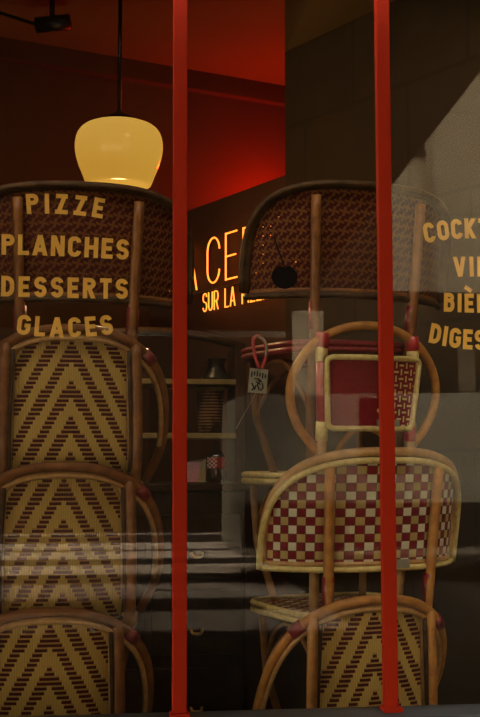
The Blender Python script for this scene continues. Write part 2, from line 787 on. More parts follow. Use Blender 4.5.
# ---- tall chevron back with wrap-round arms
def chevron_chair(tone):
    root = empty('rattan_armchair', (0, 0, 0))
    pole = 'rattan_brown' if tone == 'dark' else 'rattan'
    make_seat(root, 'chevron', 'rattan_pale')
    make_front_legs(root, pole)
    brace(root, pole)
    HW = .180

    def yb(x):
        return -.252 + .05 * (x / HW) ** 2 * .6

    def zt(x):
        return .835 + .062 * max(0, 1 - (abs(x) / HW) ** 2.6) ** .6
    bm = new_uv_bm()
    us = [-HW + 2 * HW * k / 40 for k in range(41)]
    vs = [k / 12 for k in range(13)]

    def fn(u, t):
        z = .40 + (zt(u) - .40) * t
        return (u, yb(u) + .055 * (1 - min(1, (z - .40) / .12)) * (z < .52), z)
    grid_sheet(bm, fn, us, vs, lambda u, t: (u, fn(u, t)[2] - .40 + .028))
    link('backrest', bm, 'chevron', root, recalc=False)
    # inner arch along the top of the weave and down its sides
    pts = [(-HW - .006, yb(HW) - .004, .46)] + [(x, yb(x) - .006, zt(x) + .006) for x in [-HW + 2 * HW * k / 30 for k in range(31)]] + [(HW + .006, yb(HW) - .004, .46)]
    tube('inner_arch', pts, .009, 'rattan_pale', root)
    pts = [(x * 1.04, yb(x) - .014, zt(x) + .022) for x in [-HW + 2 * HW * k / 30 for k in range(31)]]
    tube('inner_arch', pts, .008, pole, root)
    # rear posts
    for s in (-1, 1):
        p = smooth_path([(s * .148, -.152, .004), (s * .172, -.190, .25), (s * .202, -.228, .46), (s * .206, -.240, .64), (s * .200, -.240, .880)], 5)
        tube('back_post', p, .017, pole, root, seg=10)
        p = smooth_path([(s * .180, -.205, .45), (s * .186, -.238, .50), (s * .186, -.240, .64), (s * .178, -.246, .86)], 5)
        tube('back_post_strip', p, .007, 'rattan_dark', root)
    # outer hoop: over the back, down both sides as arms, to the seat front
    half = [(0, -.268, .925), (.09, -.264, .919), (.165, -.250, .897), (.240, -.215, .845), (.288, -.165, .765), (.306, -.105, .66), (.300, -.03, .55), (.262, .06, .44)]
    pts = smooth_path([(-x, y, z) for x, y, z in half[:0:-1]] + half, 6)
    tube('arm_hoop', pts, .0155, 'rattan_brown' if tone == 'dark' else 'rattan', root, seg=10)
    pts2 = [(x * .965, y + .004, z - .027) for x, y, z in pts]
    tube('arm_hoop_strand', pts2[8:-8], .0095, 'rattan_pale', root)
    for s in (-1, 1):
        q = [(s * .226, -.224, .856), (s * .254, -.203, .828)]
        band(root, q, .021)
    return root


# ---- round loop back with a square red panel
def loop_chair():
    root = empty('rattan_chair', (0, 0, 0))
    make_seat(root, 'cane_seat', 'cream')
    make_front_legs(root, 'rattan_pale')
    brace(root, 'rattan')
    half = [(0, -.268, .912), (.10, -.262, .897), (.190, -.250, .848), (.248, -.236, .765), (.260, -.224, .680), (.228, -.214, .590), (.165, -.208, .515), (.112, -.196, .440)]
    pts = smooth_path([(-x, y, z) for x, y, z in half[:0:-1]] + half, 6)
    tube('loop_hoop', pts, .0145, 'rattan', root, seg=10)
    half = [(0, -.232, .585), (.05, -.230, .572), (.09, -.226, .525), (.105, -.205, .45)]
    pts = smooth_path([(-x, y, z) for x, y, z in half[:0:-1]] + half, 6)
    tube('lower_arch', pts, .010, 'rattan', root)
    HW = .160

    def xw(t):
        return HW * (.90 + .10 * t)

    def yb(u):
        return -.290 + .030 * u * u

    def fn(u, t):
        return (u * xw(t), yb(u) - .03 * t, .583 + .222 * t)
    bm = new_uv_bm()
    grid_sheet(bm, fn, [-1 + 2 * k / 20 for k in range(21)], [k / 8 for k in range(9)], lambda u, t: (u * xw(t), .215 * t))
    link('backrest', bm, 'basket', root, recalc=False)
    fr = []
    cu, ct = .13, .09                      # corner radii in panel coordinates
    for (sx_, t0, a0) in ((1, 1, 90), (1, 0, 0), (-1, 0, -90), (-1, 1, -180)):
        for k in range(6):
            an = math.radians(a0 - 90 * k / 5)
            u_ = sx_ * (1 - cu) + cu * math.cos(an)
            t_ = (1 - ct if t0 else ct) + ct * math.sin(an)
            fr.append((u_, t_))
    dense = []
    for i in range(len(fr)):
        (u0, t0), (u1, t1) = fr[i], fr[(i + 1) % len(fr)]
        n = 8 if math.hypot(u1 - u0, t1 - t0) > .3 else 1
        for k in range(n):
            q = k / n
            x, y, z = fn(u0 + (u1 - u0) * q, t0 + (t1 - t0) * q)
            dense.append((x * 1.03, y - .004, z))
    fr = dense
    tube('backrest_frame', fr, .0095, 'cream', root, closed=True)
    for s in (-1, 1):
        p = smooth_path([(s * .148, -.152, .004), (s * .160, -.190, .25), (s * .158, -.228, .44), (s * .157, -.238, .60), (s * .164, -.254, .872)], 5)
        tube('back_post', p, .0165, 'rattan_pale', root, seg=10)
        band(root, [(s * .157, -.2385, .605), (s * .1625, -.2500, .80)], .0185, 'red_bright', 'red binding')
        band(root, [(s * .1623, -.2495, .795), (s * .1635, -.2525, .842)], .0205, 'cream', 'cream binding')
        band(root, [(s * .1635, -.2522, .838), (s * .158, -.255, .884)], .0225, 'red_bright', 'red binding')
        band(root, [(s * .1575, -.2350, .545), (s * .157, -.2385, .605)], .0200, 'cream' if s < 0 else 'red_bright', 'cream binding' if s < 0 else 'red binding')
    bm = bmesh.new()
    a, b = fn(.02, .02), fn(.62, .02)
    bm.faces.new([bm.verts.new(p) for p in ((a[0], a[1] - .013, .590), (b[0], b[1] - .013, .590), (b[0], b[1] - .013, .612), (a[0], a[1] - .013, .612))])
    link('label_sticker', bm, 'paper', root)['label'] = 'small white label'
    return root


def place(o, px, k, a, Yb=3.5, dy=.045, pitch=.432):
    """stand chair o as number k of a stack whose back is seen at pixel column px"""
    Y = Yb + dy * k
    p = at(px, 400, Y)
    off = Matrix.Rotation(a, 3, 'Z') @ V3((0, .25, 0))
    o.location = (p.x + off.x, p.y + off.y, pitch * k)
    o.rotation_euler = (0, 0, a)


G_L, G_R = 'chairs stacked behind the left pane', 'chairs stacked behind the right panes'
aL, aR = math.radians(3), math.radians(14)

c = chevron_chair('dark')
c.scale = (1, 1, .98)
tag(c, 'chevron-weave rattan armchair at the bottom of the stack under the GLACES lettering', 'chair', G_L)
place(c, 53, 0, aL, 3.47)
c.location.z = 0
c.location.y -= .0
c2 = copy_tree(c)
tag(c2, 'chevron-weave rattan armchair second from the bottom of the stack under the GLACES lettering', 'chair', G_L)
place(c2, 65, 1, aL, pitch=.4235)
c3 = copy_tree(c)
tag(c3, 'chevron-weave rattan armchair just below the dark pinwheel chair, behind the GLACES lettering', 'chair', G_L)
place(c3, 71, 2, aL, pitch=.4235)
w = wide_back_chair('pinwheel')
tag(w, 'dark rattan chair with red pinwheel weave under the lit lamp, behind PIZZE and PLANCHES', 'chair', G_L)
place(w, 76, 3, aL, 3.5, pitch=.4235)

c = chevron_chair('light')
tag(c, 'chevron-weave rattan armchair at the bottom of the stack below the checkered chair', 'chair', G_R)
place(c, 372, 0, aR, 3.49)
k = wide_back_chair('checker')
tag(k, 'rattan chair with red, white and tan checkered wide back and cream edging', 'chair', G_R)
place(k, 379, 1, aR)
l = loop_chair()
tag(l, 'round loop-backed rattan chair with square dark red panel framed in cream', 'chair', G_R)
place(l, 368, 2, aR)
w2 = copy_tree(w)
tag(w2, 'dark rattan chair with red pinwheel weave atop the stack beside the neon sign', 'chair', G_R)
place(w2, 366, 3, aR, 3.5)

# ------------------------------------------------------------------ room shell
CZ = 3.4
bl = at_z(5, 42, CZ)
br = at_z(240, 82, CZ)
dirb = (br - bl).normalized()
B0 = bl - dirb * 3.0
B1 = bl + dirb * 5.0
quads('wall_back', [[(B0.x, B0.y, 0), (B1.x, B1.y, 0), (B1.x, B1.y, CZ), (B0.x, B0.y, CZ)]], 'wall_brown')
struct(bpy.data.objects['wall_back'])
# low cornice along the back wall
bm = bmesh.new()
nb = V3((dirb.y, -dirb.x, 0))
mid = (B0 + B1) / 2
add_box(bm, (mid.x + nb.x * .03, mid.y + nb.y * .03, CZ - .05), ((B1 - B0).length, .06, .10), math.atan2(dirb.y, dirb.x))
struct(link('trim_1', bm, 'wall_brown', smooth=False))

SOF = 3.1
P0 = at_z(285, 52, SOF)
P1 = at_z(360, 17, SOF)
dp = (P1 - P0).normalized()
# pier runs from P0 towards the window
t_end = (GY + .06 - P0.y) / dp.y
PE = P0 + dp * t_end
thick = V3((-dp.y, dp.x, 0))
if thick.x < 0:
    thick = -thick
A = P0
Lp = (PE - P0).length
bm = bmesh.new()
uvl = bm.loops.layers.uv.new('UVMap')


def face(bm, pts, uvs):
    f = bm.faces.new([bm.verts.new(p) for p in pts])
    L = bm.loops.layers.uv['UVMap']
    for l_, q in zip(f.loops, uvs):
        l_[L].uv = q


def up(p, z):
    return (p.x, p.y, z)


T = .9
face(bm, [up(P0, 0), up(PE, 0), up(PE, SOF), up(P0, SOF)], [(0, 0), (Lp, 0), (Lp, SOF), (0, SOF)])
Q0, QE = P0 + thick * T, PE + thick * T
face(bm, [up(Q0, 0), up(P0, 0), up(P0, CZ), up(Q0, CZ)], [(-T, 0), (0, 0), (0, CZ), (-T, CZ)])
face(bm, [up(P0, SOF), up(PE, SOF), up(QE, SOF), up(Q0, SOF)], [(0, 0), (Lp, 0), (Lp, T), (0, T)])
struct(link('wall_right', bm, 'stone', smooth=False, recalc=False))
EB = bl + dirb * ((Q0 - bl).dot(dirb))
quads('wall_right_rear', [[up(EB, 0), up(Q0, 0), up(Q0, CZ), up(EB, CZ)]], 'wall_brown')
struct(bpy.data.objects['wall_right_rear'])
# lowered soffit over the pier
bm = bmesh.new()
y0, y1 = GY + .05, P0.y
add_box(bm, (P0.x + 1.5, (y0 + y1) / 2, SOF + .15), (3.0, y1 - y0, .30))
struct(link('ceiling_soffit', bm, 'ceiling', smooth=False))
bm = bmesh.new()
add_box(bm, (0, 6.6, CZ + .05), (9, 7.2, .10))
struct(link('ceiling', bm, 'ceiling', smooth=False))
bm = bmesh.new()
add_box(bm, (0, 6.6, -.05), (9, 7.1, .10))
struct(link('floor', bm, 'floor', smooth=False))
bm = bmesh.new()
add_box(bm, (-2.4, 5.3, CZ / 2), (.1, 4.5, CZ))
struct(link('wall_left', bm, 'wall_brown', smooth=False))

# partition carrying the neon sign: starts at the pier's corner, runs back to the left
zp = None
d0 = ray(283, 175)
S0 = V3((P0.x, P0.y, 0))
ZT = (at_plane(283, 175, S0, V3((0, 1, 0)))).z
S1h = at_z(190, 210, ZT)
S1 = V3((S1h.x, S1h.y, 0))
ds = (S1 - S0).normalized()
# run on until it meets the back wall
den = ds.x * dirb.y - ds.y * dirb.x
tt = ((bl.x - S0.x) * dirb.y - (bl.y - S0.y) * dirb.x) / den
SE = S0 + ds * tt
ns = V3((ds.y, -ds.x, 0))
if ns.y > 0:
    ns = -ns
bm = bmesh.new()
for za, zb in ((0, ZT),):
    pts = [S0, SE, SE - ns * .06, S0 - ns * .06]
    vs0 = [bm.verts.new(up(p, 0)) for p in pts]
    vs1 = [bm.verts.new(up(p, ZT)) for p in pts]
    bm.faces.new(vs0)
    bm.faces.new(vs1)
    for i in range(4):
        j = (i + 1) % 4
        bm.faces.new((vs0[i], vs0[j], vs1[j], vs1[i]))
struct(link('wall_partition', bm, 'panel', smooth=False))

# ------------------------------------------------------------------ shop window
XL, XR = -1.35, PE.x - .02
ZS = at(395, 709, GY).z
ZH = 3.05
bm = bmesh.new()
# wall around the shopfront: below the sill, above the head, outer piers
add_box(bm, ((XL + XR) / 2, GY, ZS / 2 - .02), (XR - XL, .16, ZS - .04))
struct(link('wall_front', bm, 'slate', smooth=False))
bm = bmesh.new()
add_box(bm, ((XL + XR) / 2, GY + .02, (ZH + 4.6) / 2), (XR - XL + 2, .2, 4.6 - ZH))
struct(link('wall_front_upper', bm, 'slate', smooth=False))
bm = bmesh.new()
add_box(bm, (XL - .5, GY + .02, 2.3), (1.0, .2, 4.6))
struct(link('wall_front_left', bm, 'slate', smooth=False))
bm = bmesh.new()
add_box(bm, (XR + .5, GY + .02, 2.3), (1.0, .2, 4.6))
struct(link('wall_front_right', bm, 'slate', smooth=False))

win = empty('window_1', (0, GY, 0))
struct(win)
m1t, m1b = at(180, 5, GY), at(179, 712, GY)
m2t, m2b = at(380.5, 5, GY), at(389.5, 712, GY)


def mullion(pt, pb, w=.0385):
    bm = bmesh.new()
    d = (pt - pb).normalized()
    a = pb + d * ((ZS - .0 - pb.z) / d.z)
    b = pb + d * ((ZH - pb.z) / d.z)
    for (ww, dd, yo) in ((w, .028, -.012),):
        pr = [(-ww / 2, yo - dd / 2), (ww / 2, yo - dd / 2), (ww / 2, yo + dd / 2), (-ww / 2, yo + dd / 2)]
        lo = [bm.verts.new((a.x + x, y, a.z)) for x, y in pr]
        hi = [bm.verts.new((b.x + x, y, b.z)) for x, y in pr]
        bm.faces.new(lo)
        bm.faces.new(hi)
        for i in range(4):
            j = (i + 1) % 4
            bm.faces.new((lo[i], lo[j], hi[j], hi[i]))
    bmesh.ops.recalc_face_normals(bm, faces=bm.faces[:])
    es = [e for e in bm.edges if abs((e.verts[0].co - e.verts[1].co).z) > .5]
    bmesh.ops.bevel(bm, geom=es, offset=.003, segments=2, affect='EDGES', profile=.5)
    add_box(bm, (a.x, -.022, a.z + .006), (w * 1.35, .05, .012), 0, .002)
    return link('mullion', bm, 'red_paint', win, smooth=False), a, b


mu1, a1, b1 = mullion(m1t, m1b)
mu2, a2, b2 = mullion(m2t, m2b)
bm = bmesh.new()
add_box(bm, (XL + .02, -.016, (ZS + ZH) / 2), (.04, .05, ZH - ZS), 0, .003)
link('jamb', bm, 'red_paint', win, smooth=False)
bm = bmesh.new()
add_box(bm, (XR - .02, -.016, (ZS + ZH) / 2), (.04, .05, ZH - ZS), 0, .003)
link('jamb', bm, 'red_paint', win, smooth=False)
bm = bmesh.new()
add_box(bm, ((XL + XR) / 2, -.016, ZH - .02), (XR - XL, .05, .04), 0, .003)
link('head_rail', bm, 'red_paint', win, smooth=False)
bm = bmesh.new()
add_box(bm, ((XL + XR) / 2, -.03, ZS - .02), (XR - XL, .14, .04), 0, .004)
link('sill', bm, 'slate', win, smooth=False)


def pane(q):
    bm = bmesh.new()
    bm.faces.new([bm.verts.new(p) for p in q])
    return link('pane', bm, 'glass', win, smooth=False)


pane([(XL + .03, 0, ZS), (a1.x, 0, ZS), (b1.x, 0, ZH - .03), (XL + .03, 0, ZH - .03)])
pane([(a1.x, 0, ZS), (a2.x, 0, ZS), (b2.x, 0, ZH - .03), (b1.x, 0, ZH - .03)])
pane([(a2.x, 0, ZS), (XR - .03, 0, ZS), (XR - .03, 0, ZH - .03), (b2.x, 0, ZH - .03)])


# ------------------------------------------------------------------ lettering: strokes in a w x 1 box
def arc(cx, cy, rx, ry, a0, a1, n=14):
    return [(cx + rx * math.cos(math.radians(a0 + (a1 - a0) * k / n)), cy + ry * math.sin(math.radians(a0 + (a1 - a0) * k / n))) for k in range(n + 1)]


def glyph(ch, h):
    """(width, [polylines]); h = half stroke, strokes stay inside 0..1"""
    T_, B_ = 1 - h, h
    m = .5
    if ch == 'P':
        return .60, [[(h, 0), (h, 1)], [(h, T_), (.33, T_)] + arc(.33, .72, .27 - h, .28 - h, 90, -90) + [(h, .44 + h)]]
    if ch == 'B':
        return .62, [[(h, 0), (h, 1)], [(h, T_), (.33, T_)] + arc(.33, .745, .25 - h, .255 - h, 90, -90) + [(h, .49 + h)],
                     [(h, .49 + h), (.34, .49 + h)] + arc(.34, (.49 + 2 * h) / 2, .28 - h, (.49 + 2 * h) / 2 - h, 90, -90) + [(h, B_)]]
    if ch == 'I':
        return 2 * h, [[(h, 0), (h, 1)]]
    if ch == 'Z':
        return .62, [[(0.02, T_), (.60, T_)], [(0.0, B_), (.62, B_)], [(.02 + h * 1.0, -.05 + h * .2), (.60 - h * 1.0, 1.05 - h * .2)]]
    if ch == 'E':
        return .54, [[(h, 0), (h, 1)], [(h, T_), (.53, T_)], [(h, m), (.48, m)], [(h, B_), (.54, B_)]]
    if ch == 'L':
        return .52, [[(h, 0), (h, 1)], [(h, B_), (.52, B_)]]
    if ch == 'A':
        return .70, [[(h * .85, -.05), (.35, 1.03 - h * .2)], [(.70 - h * .85, -.05), (.35, 1.03 - h * .2)], [(.16, .28), (.54, .28)]]
    if ch == 'N':
        return .64, [[(h, 0), (h, 1)], [(.64 - h, 0), (.64 - h, 1)], [(h * 1.1, 1.04), (.64 - h * 1.1, -.04)]]
    if ch == 'C':
        return .62, [arc(.31, T_ - (.31 - h), .31 - h, .31 - h, 5, 180) + arc(.31, B_ + (.31 - h), .31 - h, .31 - h, 180, 355)]
    if ch == 'O':
        return .64, [arc(.32, T_ - (.32 - h), .32 - h, .32 - h, 0, 180) + arc(.32, B_ + (.32 - h), .32 - h, .32 - h, 180, 360) + [(.64 - h, T_ - (.32 - h))]]
    if ch == 'G':
        return .64, [arc(.32, T_ - (.31 - h), .32 - h, .31 - h, 8, 180) + arc(.32, B_ + (.31 - h), .32 - h, .31 - h, 180, 360) + [(.64 - h, .48)], [(.64, .48 - h * .0), (.34, .48 - h * .0)]]
    if ch == 'H':
        return .64, [[(h, 0), (h, 1)], [(.64 - h, 0), (.64 - h, 1)], [(h, m), (.64 - h, m)]]
    if ch == 'S':
        r = .30 - h
        ry = (1 - 2 * h) / 4
        return .60, [arc(.30, T_ - ry, r, ry, 10, 270) [:15] + arc(.30, B_ + ry, r, ry, 90, -170)]
    if ch == 'D':
        return .62, [[(h, 0), (h, 1)], [(h, T_), (.26, T_)] + arc(.26, T_ - .3, .36 - h, .3, 90, 0, 8) + arc(.26, B_ + .3, .36 - h, .3, 0, -90, 8) + [(h, B_)]]
    if ch == 'R':
        return .62, [[(h, 0), (h, 1)], [(h, T_), (.33, T_)] + arc(.33, .72, .28 - h, .28 - h, 90, -90) + [(h, .44 + h)], [(.30, .50), (.62 - h * .95, -.05)]]
    if ch == 'T':
        return .56, [[(0, T_), (.56, T_)], [(.28, 0), (.28, 1 - h)]]
    if ch == 'K':
        return .64, [[(h, 0), (h, 1)], [(h, .36), (.60 - h * .4, 1.06)], [(.22, .55), (.64 - h * .95, -.05)]]
    if ch == 'V':
        return .66, [[(h * .85, 1.05), (.33, -.03)], [(.66 - h * .85, 1.05), (.33, -.03)]]
    if ch == 'U':
        return .62, [[(h, 1)] + arc(.31, B_ + (.31 - h), .31 - h, .31 - h, 180, 360) + [(.62 - h, 1)]]
    if ch == 'F':
        return .52, [[(h, 0), (h, 1)], [(h, T_), (.52, T_)], [(h, m), (.46, m)]]
    if ch == 'È':
        w_, s_ = glyph('E', h)
        return w_, s_ + [[(.02, 1.36), (.40, 1.13)]]
    return .3, []


def ribbon(bm, pts, h):
    """flat mitred ribbon of half width h in the xz plane, clipped later"""
    P = [Vector((p[0], p[1])) for p in pts]
    Q = [P[0]]
    for p in P[1:]:
        if (p - Q[-1]).length > 1e-4:
            Q.append(p)
    P = Q
    L, R = [], []
    for i, p in enumerate(P):
        d0 = (P[i] - P[i - 1]).normalized() if i else (P[1] - P[0]).normalized()
        d1 = (P[i + 1] - P[i]).normalized() if i < len(P) - 1 else d0
        t = (d0 + d1)
        t = t.normalized() if t.length > 1e-6 else d0
        n = Vector((-t.y, t.x))
        c_ = max(.5, n.dot(Vector((-d0.y, d0.x))))
        L.append(p + n * h / c_)
        R.append(p - n * h / c_)
    vl = [bm.verts.new((v.x, 0, v.y)) for v in L]
    vr = [bm.verts.new((v.x, 0, v.y)) for v in R]
    for i in range(len(P) - 1):
        bm.faces.new((vl[i], vr[i], vr[i + 1], vl[i + 1]))


def word_mesh(word, xs, placements, W, H, hs):
    """one flat mesh; each letter at (x, z, rot) centre-bottom, letter width scale W, height H"""
    bm = bmesh.new()
    for ch, (x, z, rot) in zip(word, placements):
        w_, st = glyph(ch, hs)
        sub = bmesh.new()
        for si, s_ in enumerate(st):
            nv = len(sub.verts)
            ribbon(sub, s_, hs)
            sub.verts.ensure_lookup_table()
            for v_ in sub.verts[nv:]:
                v_.co.y = si * .00012
        if ch != 'È':
            for co, no in (((0, 0, 0), (0, 0, -1)), ((0, 0, 1), (0, 0, 1))):
                bmesh.ops.bisect_plane(sub, geom=sub.verts[:] + sub.edges[:] + sub.faces[:], plane_co=co, plane_no=no, clear_outer=True)
        mt = Matrix.Translation((x, 0, z)) @ Matrix.Rotation(-rot, 4, 'Y') @ Matrix.Translation((0, 0, 0)) @ Matrix.Diagonal((W, 1, H, 1)) @ Matrix.Translation((-w_ / 2, 0, 0))
        bmesh.ops.transform(sub, matrix=mt, verts=sub.verts[:])
        tmp = bpy.data.meshes.new('tmp')
        sub.to_mesh(tmp)
        sub.free()
        bm.from_mesh(tmp)
        bpy.data.meshes.remove(tmp)
    for f in bm.faces:
        f.normal_update()
        if f.normal.y > 0:
            f.normal_flip()
    return bm


def glass_word(word, x0, x1, y_mid, h_px, drop0, bow, W, label, group, rot_gain=1.0, tilt=0.0):
    """word centred between pixel columns x0..x1; bow>0 arches up, <0 sags; measured on the glass plane"""
    cx, half = (x0 + x1) / 2, (x1 - x0) / 2
    PXM = GY / F * 1.0
    o = at(cx, y_mid, GY + .004)
    pl = at(x0, y_mid, GY).x
    pr = at(x1, y_mid, GY).x
    H = at(cx, y_mid - h_px / 2, GY).z - at(cx, y_mid + h_px / 2, GY).z
    hs = .106 / W ** .6
    ws = [glyph(ch, hs)[0] for ch in word]
    Wm = H * W
    gap = ((pr - pl) - sum(ws) * Wm) / max(1, len(word) - 1)
    x = pl - o.x
    pls = []
    hw = (pr - pl) / 2
    for ch, w_ in zip(word, ws):
        xc = x + w_ * Wm / 2
        q = xc / hw
        z = -bow * q * q * H - H / 2 + bow * H * .4 - tilt * xc
        rot = -math.atan(2 * bow * q * H / hw) * rot_gain - tilt
        pls.append((xc, z, rot))
        x += w_ * Wm + gap
    bm = word_mesh(word, None, pls, Wm, H, hs)
    ob = link('window_lettering', bm, 'gold', None, smooth=False, recalc=False)
    ob.location = o
    tag(ob, label, 'lettering', group)
    return ob


GLW, GRW = 'gold lettering on the left pane', 'gold lettering on the right pane'
glass_word('PIZZE', 27, 102.5, 205, 20, 0, .10, 1.0, 'gold word PIZZE painted on the glass, topmost in the left pane', GLW, 1.3, .035)
glass_word('PLANCHES', 1.5, 128.5, 246.5, 20.5, 0, .05, 1.02, 'gold word PLANCHES painted on the left pane', GLW, 1, .022)
glass_word('DESSERTS', 1.0, 128, 287.5, 20.5, 0, .0, 1.0, 'gold word DESSERTS painted on the left pane', GLW, 1, .006)
glass_word('GLACES', 16, 114, 326, 20, 0, -.17, 1.02, 'gold word GLACES painted on the glass, lowest in the left pane', GLW, 1.0, -.01)
glass_word('COCKTAILS', 425.5, 533, 231, 20, 0, .32, .92, 'gold word COCKTAILS running out of view, topmost on the right pane', GRW, .75)
glass_word('VINS', 454.5, 504, 267, 20, 0, .04, .95, 'gold word VINS running out of view on the right pane', GRW)
glass_word('BIÈRES', 444, 514, 303, 19, 0, -.04, .93, 'gold word BIÈRES running out of view on the right pane', GRW)
glass_word('DIGESTIFS', 428.5, 530, 337, 20, 0, -.36, .92, 'gold word DIGESTIFS running out of view, lowest on the right pane', GRW, .8)

# cherry emblem on the glass of the middle pane
bm = bmesh.new()
pc = at(284.5, 277, GY - .003)
pxm = 1 / 357.0
pts = []
for k in range(40):
    a = 2 * PI * k / 40
    r = 12.6 * pxm
    x, z = math.cos(a) * r * 1.03, math.sin(a) * r * .93
    if z > 0:
        z -= .0075 * math.exp(-(x / .0065) ** 2) + (.006 if False else 0)
    pts.append((x, z))
ctr = bm.verts.new((0, 0, 0))
vs = [bm.verts.new((x, 0, z)) for x, z in pts]
for k in range(40):
    bm.faces.new((ctr, vs[k], vs[(k + 1) % 40]))
r = bmesh.ops.extrude_face_region(bm, geom=bm.faces[:])
bmesh.ops.translate(bm, vec=(0, -.001, 0), verts=[e for e in r['geom'] if isinstance(e, bmesh.types.BMVert)])
ch = link('cherry_emblem', bm, 'cherry', smooth=False)
ch.location = pc
tag(ch, 'black cherry emblem with a thin curved stalk on the middle pane', 'sticker')
st = [at(px, py, GY - .0035) - pc for px, py in ((284, 267), (281, 257), (277, 246), (274, 237))]
tube('stalk', smooth_path(st, 6), .0022, 'cherry', ch)

# ------------------------------------------------------------------ neon sign
off = .03
SP = S0 + ns * off
UD = -ds                                   # reading direction, towards the viewer


def on_wall(px, py):
    p = at_plane(px, py, SP, ns)
    return (p - SP).dot(UD), p.z


neon = empty('neon_sign', (SP.x, SP.y, on_wall(216, 283)[1]))
tag(neon, 'glowing orange neon sign in two lines on the wall, LA CERISE SUR LA PIZZA', 'neon sign')


def neon_word(name, word, px0, px1, ytop_ybot, px_ref, rad, mat='neon', hh=0.0):
    u0, _ = on_wall(px0, ytop_ybot[1])
    u1, _ = on_wall(px1, ytop_ybot[1])
    _, zt = on_wall(px_ref, ytop_ybot[0])
    _, zb = on_wall(px_ref, ytop_ybot[1])
    H = zt - zb
    hs = .02
    ws = [glyph(c_, hs)[0] if c_ != ' ' else .5 for c_ in word]
    gp = .26
    tot = sum(ws) + gp * (len(word) - 1)
    k = (u1 - u0) / tot
    x = 0
    for c_, w_ in zip(word, ws):
        if c_ != ' ':
            bm = bmesh.new()
            for s_ in glyph(c_, hs)[1]:
                P = [(min(max(a, .0), w_), min(max(b, 0), 1)) for a, b in s_]
                Q = [SP + UD * (u0 + (x + a) * k) + V3((0, 0, zb + b * H)) - neon.location for a, b in P]
                Q2 = [Q[0]]
                for q in Q[1:]:
                    if (q - Q2[-1]).length > 1e-4:
                        Q2.append(q)
                add_tube(bm, Q2, rad, seg=6)
            o = link('neon_letter', bm, mat, neon)
        x += w_ + gp


neon_word('la', 'LA', 168.5, 197, (243, 290), 196, .0042)
neon_word('ce', 'CERISE', 207, 306, (236, 283), 216, .0042)
neon_word('sur', 'SUR LA PIZZA', 203, 268.5, (293, 311.5), 206, .0032)
# backing rail that carries the tubes
bm = bmesh.new()
ua, za = on_wall(168, 300)
ub, zb = on_wall(300, 287)
for z_ in (on_wall(216, 288)[1],):
    pa, pb = SP + UD * ua - ns * .018, SP + UD * ub - ns * .018
    add_tube(bm, [V3((pa.x, pa.y, z_)) - neon.location, V3((pb.x, pb.y, z_)) - neon.location], .004)
link('mounting_rail', bm, 'black', neon)

# ------------------------------------------------------------------ pendant lamp
LY = 4.35
lc = at(119, 147, LY)
LS = LY / F
lamp = empty('pendant_lamp', (lc.x, lc.y, CZ))
tag(lamp, 'lit cream opal glass pendant lamp hanging from a black rod', 'lamp')
R_ = 44.5 * LS
zoff = lc.z - CZ


def pz(py):
    return at(119, py, LY).z - lc.z


prof = [(24 * LS, pz(124)), (30 * LS, pz(125)), (35 * LS, pz(127)), (39 * LS, pz(130)), (41.8 * LS, pz(134)), (43.5 * LS, pz(138.5)), (44.3 * LS, pz(143)), (44.5 * LS, pz(148)), (44 * LS, pz(153)), (42.8 * LS, pz(159)), (40.5 * LS, pz(166)), (36.3 * LS, pz(176)), (34 * LS, pz(182)), (32.5 * LS, pz(185)), (30 * LS, pz(186.5)), (28.0 * LS, pz(186.0)), (0, pz(185.5))]
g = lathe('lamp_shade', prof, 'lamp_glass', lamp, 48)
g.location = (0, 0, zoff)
cap = [(0, pz(111)), (3.5 * LS, pz(111.5)), (8 * LS, pz(115)), (15 * LS, pz(117.5)), (21 * LS, pz(120.5)), (25 * LS, pz(124)), (23 * LS, pz(125.5)), (0, pz(125.5))]
g = lathe('lamp_cap', cap, 'black', lamp, 32)
g.location = (0, 0, zoff)
tube('rod', [(0, 0, zoff + pz(112)), (0, 0, -.01)], 2.1 * LS, 'black', lamp, seg=10)
lathe('ceiling_rose', [(0, 0), (.055, 0), (.05, -.02), (.015, -.035), (0, -.035)], 'black', lamp)

# ------------------------------------------------------------------ dark spotlight on the ceiling
sp = at_z(52, 22, CZ - .12)
root = empty('ceiling_spotlight', (sp.x, sp.y, CZ))
tag(root, 'dark spotlight fixed to the ceiling above the lit lamp', 'lamp')
tube('stem', [(0, 0, 0), (0, 0, -.10)], .012, 'black', root)
tube('lamp_head', [(-.07, .02, -.13), (.08, -.01, -.12)], .035, 'black', root, seg=14)
tube('bracket', smooth_path([(-.06, .02, -.13), (-.30, .06, -.05), (-.5, .1, -.012)], 5), .008, 'black', root)

# ------------------------------------------------------------------ hutch with things on its shelves
HY = 4.62
hx1 = at(246, 440, HY).x
hx0 = hx1 - .78
zA, zB, zC = at(210, 379, HY).z, at(210, 433, HY).z, at(210, 489, HY).z
zT = at(210, 343, HY).z
hutch = empty('hutch', ((hx0 + hx1) / 2, HY, 0))
tag(hutch, 'tall dark wooden hutch with open shelves seen between the chair stacks', 'shelf unit')
W_ = hx1 - hx0
DP = .30
bm = bmesh.new()
add_box(bm, (0, DP / 2, zC / 2), (W_, DP, zC - .02), 0, .006)
link('base_cabinet', bm, 'walnut', hutch, smooth=False)
for i in range(3):
    zc = zC - .265 - i * .30
    for sx in (-1, 1):
        bm = bmesh.new()
        add_box(bm, (sx * W_ * .245, -.008, zc + .04), (W_ * .46, .016, .25), 0, .004)
        d = link('drawer', bm, 'walnut', hutch, smooth=False)
        bm = bmesh.new()
        add_tube(bm, smooth_path([(sx * W_ * .245 - .022, -.016, zc + .012), (sx * W_ * .245 - .015, -.032, zc), (sx * W_ * .245 + .015, -.032, zc), (sx * W_ * .245 + .022, -.016, zc + .012)], 4), .006)
        link('drawer_pull', bm, 'brass', d)
